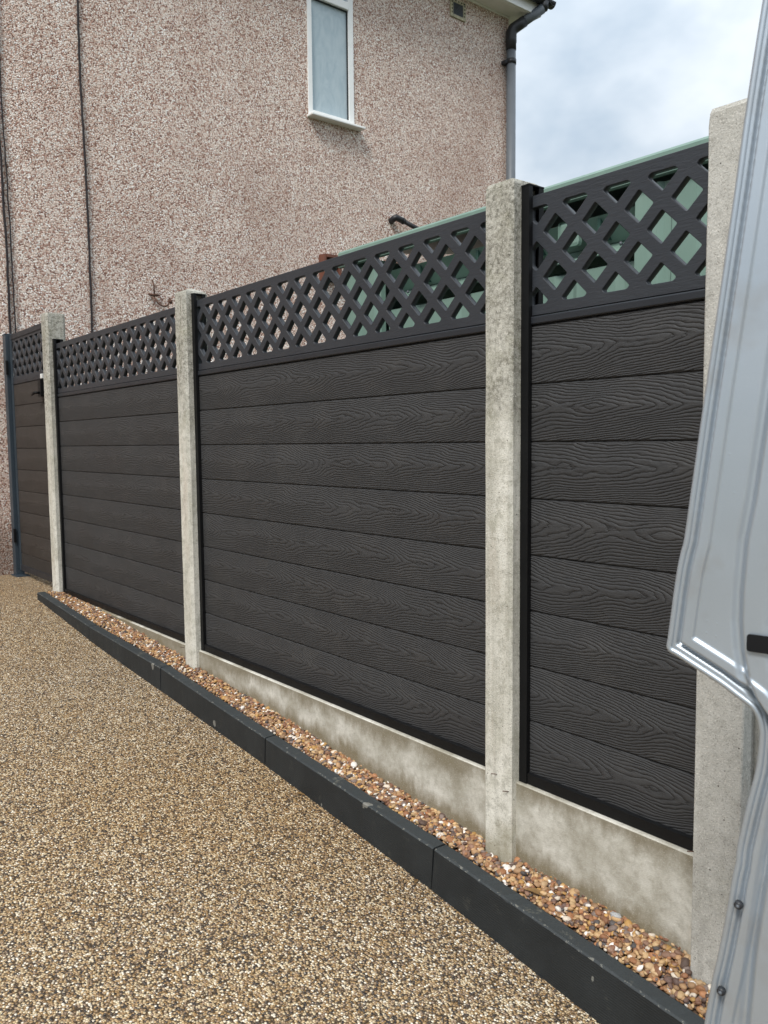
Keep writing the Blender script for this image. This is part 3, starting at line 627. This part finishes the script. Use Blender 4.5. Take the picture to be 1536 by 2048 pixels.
gp = tag(empty('gate_post', (-6.33, .01, -1.24)), 'slim slate-blue steel gate hinge post fixed against the house wall', 'gate post')
link('post_tube', box('post_tube', -.035, .035, -.03, .03, -.02, 1.73, .004), MAT['steel'], gp)
link('post_cap', box('post_cap', -.037, .037, -.032, .032, 1.7305, 1.74, .003), MAT['steel'], gp)
link('foot_plate', box('foot_plate', -.05, .11, -.045, .045, -.01, .012, .002), MAT['steel'], gp)
for zz in (.25, 1.45): link('hinge', box('hinge', .0355, .05, -.037, -.02, zz, zz + .1, .003), MAT['black'], gp)

# ------------------------------------------------------------------ kerb
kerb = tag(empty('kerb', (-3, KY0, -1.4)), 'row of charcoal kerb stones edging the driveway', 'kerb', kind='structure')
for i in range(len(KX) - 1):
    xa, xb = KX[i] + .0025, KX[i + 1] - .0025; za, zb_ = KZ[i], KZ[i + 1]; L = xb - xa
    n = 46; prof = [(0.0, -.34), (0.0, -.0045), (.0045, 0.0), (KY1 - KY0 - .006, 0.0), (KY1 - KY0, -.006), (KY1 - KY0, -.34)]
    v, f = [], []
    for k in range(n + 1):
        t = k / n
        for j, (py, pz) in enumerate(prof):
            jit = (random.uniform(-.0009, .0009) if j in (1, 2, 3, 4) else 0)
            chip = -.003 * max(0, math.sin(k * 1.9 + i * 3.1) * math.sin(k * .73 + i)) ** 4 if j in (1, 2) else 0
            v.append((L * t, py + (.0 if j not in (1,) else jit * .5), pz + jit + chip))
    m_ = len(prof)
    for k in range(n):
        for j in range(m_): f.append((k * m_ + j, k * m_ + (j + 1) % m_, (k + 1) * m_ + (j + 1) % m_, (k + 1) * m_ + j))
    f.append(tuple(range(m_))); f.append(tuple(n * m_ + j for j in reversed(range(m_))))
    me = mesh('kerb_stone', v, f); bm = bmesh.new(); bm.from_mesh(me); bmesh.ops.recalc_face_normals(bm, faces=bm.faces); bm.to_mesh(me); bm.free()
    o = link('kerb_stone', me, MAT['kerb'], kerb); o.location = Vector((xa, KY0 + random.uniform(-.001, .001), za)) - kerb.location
    o.rotation_euler = (random.uniform(-.01, .01), -math.atan2(zb_ - za, L), 0)

# ------------------------------------------------------------------ gravel bed
def gravel_z(x, y):
    zk = lerp(KX, KZ, x) - .004; zb = lerp(GX, GZ, x); t = min(1, max(0, (y - KY1) / (-.02 - KY1)))
    return zk * (1 - t) + zb * t
bed = tag(empty('gravel_bed', (-3, -.06, -1.4)), 'strip of loose multi-coloured river pebbles between kerb and fence', 'gravel', kind='structure')
xs = np.linspace(-5.31, 1.05, 160); ys = np.linspace(KY1 - .004, .03, 8)
V = [(x + 3, y + .06, gravel_z(x, y) - .014 + 1.4) for x in xs for y in ys]
Fc = [(i * 8 + j, (i + 1) * 8 + j, (i + 1) * 8 + j + 1, i * 8 + j + 1) for i in range(159) for j in range(7)]
link('bed_soil', mesh('bed_soil', V, Fc, True), mat_plain('bed_grit', (0.10, 0.065, 0.045), .9, .2, 0, .3, 90, .003, 150), bed)
bm = bmesh.new(); bmesh.ops.create_icosphere(bm, subdivisions=2, radius=1.0); bm.verts.ensure_lookup_table()
ICV = np.array([v.co[:] for v in bm.verts]); ICF = np.array([[v.index for v in f.verts] for f in bm.faces]); bm.free()
bm = bmesh.new(); bmesh.ops.create_icosphere(bm, subdivisions=1, radius=1.0); bm.verts.ensure_lookup_table()
IC1V = np.array([v.co[:] for v in bm.verts]); IC1F = np.array([[v.index for v in f.verts] for f in bm.faces]); bm.free()
STONE = np.array([(.34, .19, .10), (.25, .125, .07), (.42, .27, .155), (.20, .105, .07), (.52, .36, .20), (.47, .29, .11), (.26, .16, .12), (.13, .085, .075), (.31, .20, .12), (.50, .36, .21), (.085, .08, .085), (.64, .56, .46), (.78, .74, .69), (.19, .15, .14), (.36, .18, .095), (.48, .35, .22), (.10, .07, .06)])
STONE = np.where(STONE.max(1, keepdims=True) > .6, STONE, STONE * np.array([1.0, .95, .87]) * .97)
SW = np.array([9, 7, 9, 6, 7, 6, 6, 5, 7, 6, 4, 5.2, 4.6, 5, 6, 6, 4]); SW = SW / SW.sum()
def stone_shape(base):
    d = base.copy(); 
    for _ in range(5):
        n = rng.normal(size=3); n /= np.linalg.norm(n); h = rng.uniform(.62, .95); k = d @ n; d -= np.outer(np.maximum(k - h, 0) * .8, n)
    return d
def rot():
    q = rng.normal(size=4); q /= np.linalg.norm(q); w, x, y, z = q
    return np.array([[1 - 2 * (y * y + z * z), 2 * (x * y - z * w), 2 * (x * z + y * w)], [2 * (x * y + z * w), 1 - 2 * (x * x + z * z), 2 * (y * z - x * w)], [2 * (x * z - y * w), 2 * (y * z + x * w), 1 - 2 * (x * x + y * y)]])
def flat_rot():
    a = rng.uniform(0, 2 * math.pi); t = rng.normal(0, .38, 2); q = Matrix.Rotation(a, 3, 'Z') @ Matrix.Rotation(t[0], 3, 'X') @ Matrix.Rotation(t[1], 3, 'Y'); return np.array(q)
cand = []
NST = 18500
for i in range(NST):
    u = rng.random(); x = -5.30 + 5.9 * u; y = rng.uniform(KY1 + .001, -.014)
    inpost = any(px - .004 < x < px + w + .004 and y > -.057 for px, w in zip(PXS, PW))
    if inpost: continue
    r = float(np.clip(rng.lognormal(math.log(.0058), .32), .0031, .0125)); lay = rng.random()
    z = gravel_z(x, y) + (lay - .62) * .016 + .004
    if y < KY1 + r: y = KY1 + r * rng.uniform(.75, 1.0)
    cand.append((x, y, z, r, lay))
def visible_size(c):
    if c[4] < .72: return 0
    p = Vector(c[:3]) - CAMP; d = p.dot(F2); px = 768 + FPX * p.dot(R3) / d; py = 1024 - FPX * p.dot(U3) / d
    if py > 2040 or px > 1400 or d < .3: return 0
    return c[3] / d
order = sorted(range(len(cand)), key=lambda i: -visible_size(cand[i])); big = set(order[:300])
# the bulk, one mesh
vs, fs, cs = [], [], []; vo = 0
shapes = [stone_shape(IC1V) for _ in range(24)]; shapes2 = [stone_shape(ICV) for _ in range(24)]
for i, c in enumerate(cand):
    if i in big: continue
    near = c[0] > -2.6; sh = (shapes2 if near else shapes)[rng.integers(24)]; fc = ICF if near else IC1F
    sc = np.array([1.25, 1.0, .68]) * c[3] * rng.uniform(.85, 1.15, 3); Rm = flat_rot()
    v = (sh * sc) @ Rm.T + np.array(c[:3]); vs.append(v); fs.append(fc + vo); vo += len(v)
    col = np.clip(STONE[rng.choice(len(STONE), p=SW)] * rng.uniform(.8, 1.2), 0, .9); cs.append(np.tile(np.append(col, 1.0), (len(v), 1)))
vs = np.vstack(vs) - np.array([-3, -.06, -1.4]); fs = np.vstack(fs); cs = np.vstack(cs)
me = bpy.data.meshes.new('gravel'); me.vertices.add(len(vs)); me.vertices.foreach_set('co', vs.ravel()); me.loops.add(len(fs) * 3); me.loops.foreach_set('vertex_index', fs.ravel().astype(np.int32))
me.polygons.add(len(fs)); me.polygons.foreach_set('loop_start', np.arange(0, len(fs) * 3, 3, dtype=np.int32)); me.polygons.foreach_set('loop_total', np.full(len(fs), 3, dtype=np.int32)); me.update(); me.validate()
me.polygons.foreach_set('use_smooth', [True] * len(me.polygons))
at = me.color_attributes.new('stone_colour', 'FLOAT_COLOR', 'POINT'); at.data.foreach_set('color', cs.ravel().astype(np.float32))
tag(link('gravel', me, MAT['pebble'], bed), kind='stuff')
# the largest in view, one object each, sharing a set of stone meshes
pool = []
for k in range(51):
    me = mesh('pebble', stone_shape(ICV) * np.array([1.25, 1.0, .68]), [tuple(int(q) for q in t) for t in ICF], True)
    col = np.clip(STONE[k % len(STONE)] * rng.uniform(.85, 1.2), 0, .9)
    at = me.color_attributes.new('stone_colour', 'FLOAT_COLOR', 'POINT'); at.data.foreach_set('color', np.tile(np.append(col, 1.0), len(me.vertices)).astype(np.float32)); me.materials.append(MAT['pebble']); pool.append(me)
pw = np.tile(SW, 3); pw /= pw.sum()
for i in order[:300]:
    c = cand[i]; o = bpy.data.objects.new('pebble', pool[rng.choice(51, p=pw)]); COL.objects.link(o); o.parent = bed
    o.location = Vector(c[:3]) - bed.location; o.scale = (c[3],) * 3; o.rotation_euler = (rng.normal(0, .35), rng.normal(0, .35), rng.uniform(0, 6.28))
# a lump of flint and a dead leaf lying on the pebbles
p = on_y(1232, 1832, -.035); me = mesh('flint', stone_shape(IC1V) * np.array([.019, .011, .011]), [tuple(int(q) for q in t) for t in IC1F])
tag(link('flint', me, MAT['flint'], None, (p.x, -.035, gravel_z(p.x, -.035) + .014)), 'pale grey flint lump lying on the pebbles against the gravel board', 'stone')
p = on_plane(1075, 1790, Vector((0, 0, -1.462)), Vector((0, 0, 1)))
lv = []; lf = []
for k in range(9):
    t = k / 8; w = .009 * math.sin(math.pi * min(1, t * 1.02 + .02)) + .0008
    for s_ in (-1, 0, 1): lv.append((-.035 + .07 * t, s_ * w, .004 * math.sin(t * 5) + (.004 if s_ else 0)))
lf = [(k * 3 + j, (k + 1) * 3 + j, (k + 1) * 3 + j + 1, k * 3 + j + 1) for k in range(8) for j in range(2)]
o = tag(link('dry_leaf', mesh('dry_leaf', lv, lf, True), MAT['leaf'], None, (p.x, p.y, gravel_z(p.x, p.y) + .012)), 'curled dry brown leaf on the pebbles by the kerb', 'leaf'); o.rotation_euler = (.1, .05, .5)

for px, lab, sc_, rz_ in (((612, 1588), 'small brown leaf scrap on the driveway against the middle kerb stones', .55, .9), ((836, 1765), 'rusty brown leaf tucked under the kerb by the joint near the lichened post', .5, 2.1), ((352, 1545), 'tiny dead leaf lying out on the open golden driveway', .4, .3)):
    q = CAMP.copy(); r_ = ray(*px); zt = -1.45
    for _ in range(12): q = CAMP + r_ * ((zt - CAMP.z) / r_.z); zt = drive_z(q.x)
    o = tag(link('dry_leaf', mesh('dry_leaf', lv, lf, True), MAT['leaf'], None, (q.x, min(q.y, KY0 - .012), zt + .006)), lab, 'leaf', 'fallen leaves'); o.scale = (sc_,) * 3; o.rotation_euler = (.15, .1, rz_)

# ------------------------------------------------------------------ green metal shed
SX0, SX1, SY0, SY1, ST = -2.985, -1.23, 0.50, 1.75, 0.533
shed = tag(empty('garden_shed', ((SX0 + SX1) / 2, SY0, -1.45)), 'mint green metal garden shed standing behind the lattice fence tops', 'shed')
soff = -shed.location
SP = lambda nm, me, mat='shed': link(nm, me, MAT[mat], shed, soff)
SP('roof_edge', prism('roof_edge', [(SY0, .466), (SY0 + .012, .462), (SY0 + .016, ST - .006), (SY0 + .05, ST + .002), (SY0 + .05, ST + .004), (SY0 + .006, ST), (SY0, ST - .008)], 'x', SX0, SX1))
SP('roof_sheet', prism('roof_sheet', [(SY0 + .0505, ST + .001), (SY1 + .05, ST + .16), (SY1 + .05, ST + .163), (SY0 + .0505, ST + .004)], 'x', SX0 + .002, SX1 - .002))
for xa in (-1.545, -1.505): SP('roof_screw', tube('roof_screw', [(xa - .33, SY0 + .06, ST), (xa - .33, SY0 + .06, ST + .012)], .007, 8), 'grey')
def ribbed(xa, xb, y, z0, z1, n):
    pr = []; w = (xb - xa) / n
    for i in range(n):
        q = xa + w * i; pr += [(q, y), (q + w * .62, y), (q + w * .72, y + .014), (q + w * .90, y + .014)]
    pr.append((xb, y)); pr += [(xb, y + .0245), (xa, y + .0245)]
    return prism('wall_panel', pr, 'z', z0, z1)
SP('wall_panel', ribbed(SX0 + .02, -2.72, SY0 + .025, -1.45, .455, 2)); SP('wall_panel', ribbed(-1.50, SX1 - .02, SY0 + .025, -1.45, .455, 2))
SP('end_wall', box('end_wall', SX0 + .02, SX0 + .028, SY0 + .051, SY1, -1.45, .52)); SP('end_wall', box('end_wall_r', SX1 - .028, SX1 - .02, SY0 + .051, SY1, -1.45, .52)); SP('back_wall', box('back_wall', SX0 + .03, SX1 - .03, SY1 - .008, SY1, -1.45, .66))
X0, X1 = -2.72, -1.50
SP('header_panel', prism('header_panel', [(.556, .412), (.559, .412), (.628, .338), (.625, .336)], 'x', X0 + .002, X1 - .002))
SP('ledge_panel', prism('ledge_panel', [(.628, .3345), (.63, .332), (.547, .283), (.543, .286)], 'x', X0 + .004, X1 - .004))
SP('door_panel', ribbed(X0 + .003, X1 - .003, .565, -1.45, .254, 5))
SP('door_rail', prism('door_rail', [(.590, .252), (.64, .275), (.64, .279), (.590, .256)], 'x', X0 + .003, X1 - .003))
SP('inner_wall', box('inner_wall', X0, X1, .645, .650, -1.4, .40))
SP('ceiling_lining', box('ceiling_lining', X0, X1, .651, SY1 - .01, .385, .39), 'shed_dark')  # lining in the dark green that stands for interior shade
for xa in (-2.52, -2.2, -1.93, -1.66): SP('bracket', prism('bracket', [(.556, .405), (.556, .36), (.60, .34), (.617, .345)], 'x', xa, xa + .012), 'shed_dark')  # added dark fins standing in for triangular shadow shapes
for xa in (-2.60, -2.36, -2.08, -1.82, -1.58):
    SP('rivet', tube('rivet', [(xa, .572, .31), (xa, .566, .318)], [.006, .004], 8), 'grey')
SP('lock_plate', box('lock_plate', -1.80, -1.715, .538, .546, .33, .415, .012), 'shed')

# ------------------------------------------------------------------ van with its rear door open
dvec = Vector((0.978, 0.208, 0)).normalized(); nvec = Vector((dvec.y, -dvec.x, 0))     # nvec faces the viewer
edge0 = CAMP + ray(1410, 900) * 1.1; edge0.z = 0
edge_px = [(1572, -240), (1550, -130), (1528, 0), (1496, 204), (1472, 376), (1445, 564), (1421, 725), (1406, 827), (1398.5, 880), (1390, 940), (1380, 1010), (1370, 1080), (1364, 1103), (1357, 1135), (1350, 1180), (1343, 1234), (1337, 1278), (1335, 1291), (1339, 1299), (1350, 1305), (1376, 1322), (1437, 1362), (1470, 1387), (1500, 1410), (1513, 1430), (1519, 1452), (1520, 1475), (1514, 1535), (1496, 1606), (1477, 1690), (1473, 1726), (1467, 1752), (1456, 1818), (1441, 1895), (1426, 1961), (1416, 2015), (1409, 2060), (1398, 2140), (1402, 2160)]
def door_uv(px):
    q = on_plane(px[0], px[1], edge0, nvec) ; return ((q - edge0).dot(dvec), q.z)
E = [door_uv(p) for p in edge_px]
WID = .80
poly = E + [(E[-1][0] + .03, E[-1][1] - .012), (WID, E[-1][1] - .012), (WID, E[0][1])]
van = tag(empty('van', (0.35, -1.3, -1.76)), 'silver van at the right edge with its rear door swung open', 'van')
voff = -van.location
# signed distance to the outline
PA = np.array(poly); PB = np.roll(PA, -1, axis=0)
def sdf(Q):
    dmin = np.full(len(Q), 1e9); ins = np.zeros(len(Q), bool)
    for a, b in zip(PA, PB):
        ab = b - a; t = np.clip(((Q - a) @ ab) / (ab @ ab + 1e-12), 0, 1); dd = np.linalg.norm(Q - a - np.outer(t, ab), axis=1); dmin = np.minimum(dmin, dd)
        c1 = (a[1] > Q[:, 1]) != (b[1] > Q[:, 1]); xx = (b[0] - a[0]) * (Q[:, 1] - a[1]) / (b[1] - a[1] + 1e-12) + a[0]; ins ^= c1 & (Q[:, 0] < xx)
    return np.where(ins, dmin, -dmin)
us = np.concatenate([np.arange(-.06, .16, .0016), np.arange(.16, WID + .011, .02)]); zs = np.arange(E[-1][1] - .014, E[0][1] + .01, .0022)
UU, ZZ = np.meshgrid(us, zs, indexing='ij'); Q = np.stack([UU.ravel(), ZZ.ravel()], 1); sd = sdf(Q)
ridge_px = [(1600, -240), (1590, 300), (1560, 640), (1536, 805), (1507, 1000), (1491, 1080), (1482, 1180), (1480, 1240), (1484, 1300), (1494, 1350), (1512, 1395), (1545, 1440), (1570, 1500), (1558, 1600), (1528, 1760), (1507, 1900), (1493, 2048), (1480, 2200)]
RUV = np.array([door_uv(p) for p in ridge_px])
rs_ = np.interp(-Q[:, 1], -RUV[:, 1], RUV[:, 0]); d2 = Q[:, 0] - rs_
sm = lambda a, b, x: (lambda t: t * t * (3 - 2 * t))(np.clip((x - a) / (b - a), 0, 1))
H = .0025 * sm(.002, .005, sd) - .0075 * sm(.0115, .0145, sd) + .013 * sm(.016, .0205, sd) - .0035 * sm(.0335, .0365, sd) - .004 * sm(-.012, -.003, d2) + .017 * sm(-.002, .010, d2) - .006 * sm(.03, .05, d2)
ok = (sd > -.0015).reshape(UU.shape); idx = -np.ones(UU.size, int); v, f = [], []
nz = len(zs)
keep = np.zeros(UU.size, bool)
okc = ok[:-1, :-1] & ok[1:, :-1] & ok[1:, 1:] & ok[:-1, 1:]
for i, j in zip(*np.nonzero(okc)):
    q = [i * nz + j, (i + 1) * nz + j, (i + 1) * nz + j + 1, i * nz + j + 1]
    for w_ in q:
        if idx[w_] < 0: idx[w_] = len(v); v.append(edge0 + dvec * Q[w_, 0] + nvec * float(H[w_]) + Vector((0, 0, Q[w_, 1])))
    f.append(tuple(idx[w_] for w_ in q))
door = link('rear_door', mesh('rear_door', v, f, True), MAT['van'], van, voff)
def DP(s_, z, h): return edge0 + dvec * s_ + nvec * h + Vector((0, 0, z))
ev = [DP(a, b, -.002) for a, b in poly] ; nE = len(ev); back = [p_ - nvec * .022 for p_ in ev]
sk = bmesh.new(); bv = [sk.verts.new(p_) for p_ in back]; sk.faces.new(bv); fv = [sk.verts.new(p_ + nvec * .018) for p_ in back]
for i in range(nE): sk.faces.new((bv[i], bv[(i + 1) % nE], fv[(i + 1) % nE], fv[i]))
link('outer_skin', bm_mesh('outer_skin', sk), MAT['van'], door)
def smooth_line(P, n=4):
    out = []
    for i in range(len(P) - 1):
        p0, p1, p2, p3 = P[max(i - 1, 0)], P[i], P[i + 1], P[min(i + 2, len(P) - 1)]
        for k in range(n):
            t = k / n; out.append(p1 * (2 * t ** 3 - 3 * t * t + 1) + p2 * (-2 * t ** 3 + 3 * t * t) + (p2 - p0) * .5 * (t ** 3 - 2 * t * t + t) + (p3 - p1) * .5 * (t ** 3 - t * t))
    out.append(P[-1]); return out
hem = smooth_line([DP(a + .0035, b, .0008) for a, b in E], 4)
link('hem_flange', tube('hem_flange', hem, .0046, 12), MAT['van'], door)
def bolt(px):
    s_, z = door_uv(px); c = DP(s_, z, .0135)
    o = link('bolt', tube('bolt', [c - nvec * .004, c + nvec * .001, c + nvec * .003], [.0060, .0056, .0042], 14), MAT['blackp'], door)
    link('bolt_head', tube('bolt_head', [c + nvec * .003, c + nvec * .0048], [.0028, .0022], 8), MAT['grey'], door)
bolt((1482.5, 1802)); bolt((1448, 1973))
s0 = door_uv((1503, 1280))[0]; s1 = door_uv((1570, 1280))[0]; z0 = door_uv((1515, 1263))[1]; z1 = door_uv((1515, 1297))[1]
bm = bmesh.new(); 
for a, b, c_, d_ in ((s0, s1, z1, z0),):
    P4 = round_poly([(a, c_), (b, c_), (b, d_), (a, d_)], .004); va = [bm.verts.new(DP(q[0], q[1], .0205)) for q in P4]; vb = [bm.verts.new(DP(q[0], q[1], .0225)) for q in P4]; bm.faces.new(va); bm.faces.new(vb)
    for i in range(len(va)): bm.faces.new((va[i], va[(i + 1) % len(va)], vb[(i + 1) % len(va)], vb[i]))
link('latch_shade_plate', bm_mesh('latch_shade_plate', bm), MAT['dark'], door)  # flat black plate stands in for the shaded latch hole
for px in ((1416, 1240), (1436, 1246), (1415, 1264), (1434, 1271), (1470, 985), (1462, 908)):
    s_, z = door_uv(px); c = DP(s_, z, .0042); link('dimple', tube('dimple', [c - nvec * .002, c + nvec * .0001, c + nvec * .0004], [.0042, .0030, .0010], 12), MAT['van'], door)
hinge = DP(WID, 0, 0)
VY = hinge.y + .03; VX = hinge.x + .02
for zz in (-1.0, -.2): link('hinge', tube('hinge', [DP(WID + .01, zz, 0), DP(WID + .01, zz + .09, 0)], .014, 10), MAT['blackp'], van, voff)
VP = lambda nm, me, mat: link(nm, me, MAT[mat], van, voff)
# near rear quarter of the body, outside the photograph's frame
prof = [(VY, -1.36), (VY, -.55), (VY - .05, .1), (VY - .14, .62), (VY - .18, .62), (VY - .09, .1), (VY - .045, -.55), (VY - .045, -1.36)]
VP('body_side', prism('body_side', prof, 'x', VX, VX + 2.6), 'van')
VP('rear_pillar', box('rear_pillar', VX - .004, VX + .12, VY - .16, VY - .19 + .14, -1.30, .1, .015), 'van')
VP('sill', box('sill', VX + .02, VX + 2.6, VY - .12, VY - .046, -1.45, -1.30, .02), 'blackp')
VP('bumper', box('bumper', VX - .02, VX + .10, VY - .9, VY - .02, -1.52, -1.37, .03), 'blackp')
VP('load_floor', box('load_floor', VX + .12, VX + 2.6, VY - .9, VY - .05, -1.29, -1.25, .01), 'blackp')
wx, wz = VX + .85, drive_z(VX + .85) + .31
def lathe_y(name, prof, yc, xc, zc, seg=36):
    v, f = [], []
    for k in range(seg):
        a = 2 * math.pi * k / seg
        for (r, y) in prof: v.append((xc + r * math.cos(a), yc + y, zc + r * math.sin(a)))
    n = len(prof)
    for k in range(seg):
        for i in range(n): f.append((k * n + i, k * n + (i + 1) % n, ((k + 1) % seg) * n + (i + 1) % n, ((k + 1) % seg) * n + i))
    me = mesh(name, v, f, True); bm = bmesh.new(); bm.from_mesh(me); bmesh.ops.recalc_face_normals(bm, faces=bm.faces); bm.to_mesh(me); bm.free(); return me
wh = link('wheel', lathe_y('wheel', [(.19, -.09), (.27, -.1), (.305, -.085), (.312, -.05), (.312, .05), (.305, .085), (.27, .1), (.19, .09)], VY - .16, wx, wz), MAT['rubber'], van, voff)
link('rim', lathe_y('rim', [(.02, .04), (.12, .05), (.18, .085), (.192, .085), (.192, -.08), (.02, -.08)], VY - .16, wx, wz), MAT['grey'], wh)
bpy.context.view_layer.update()
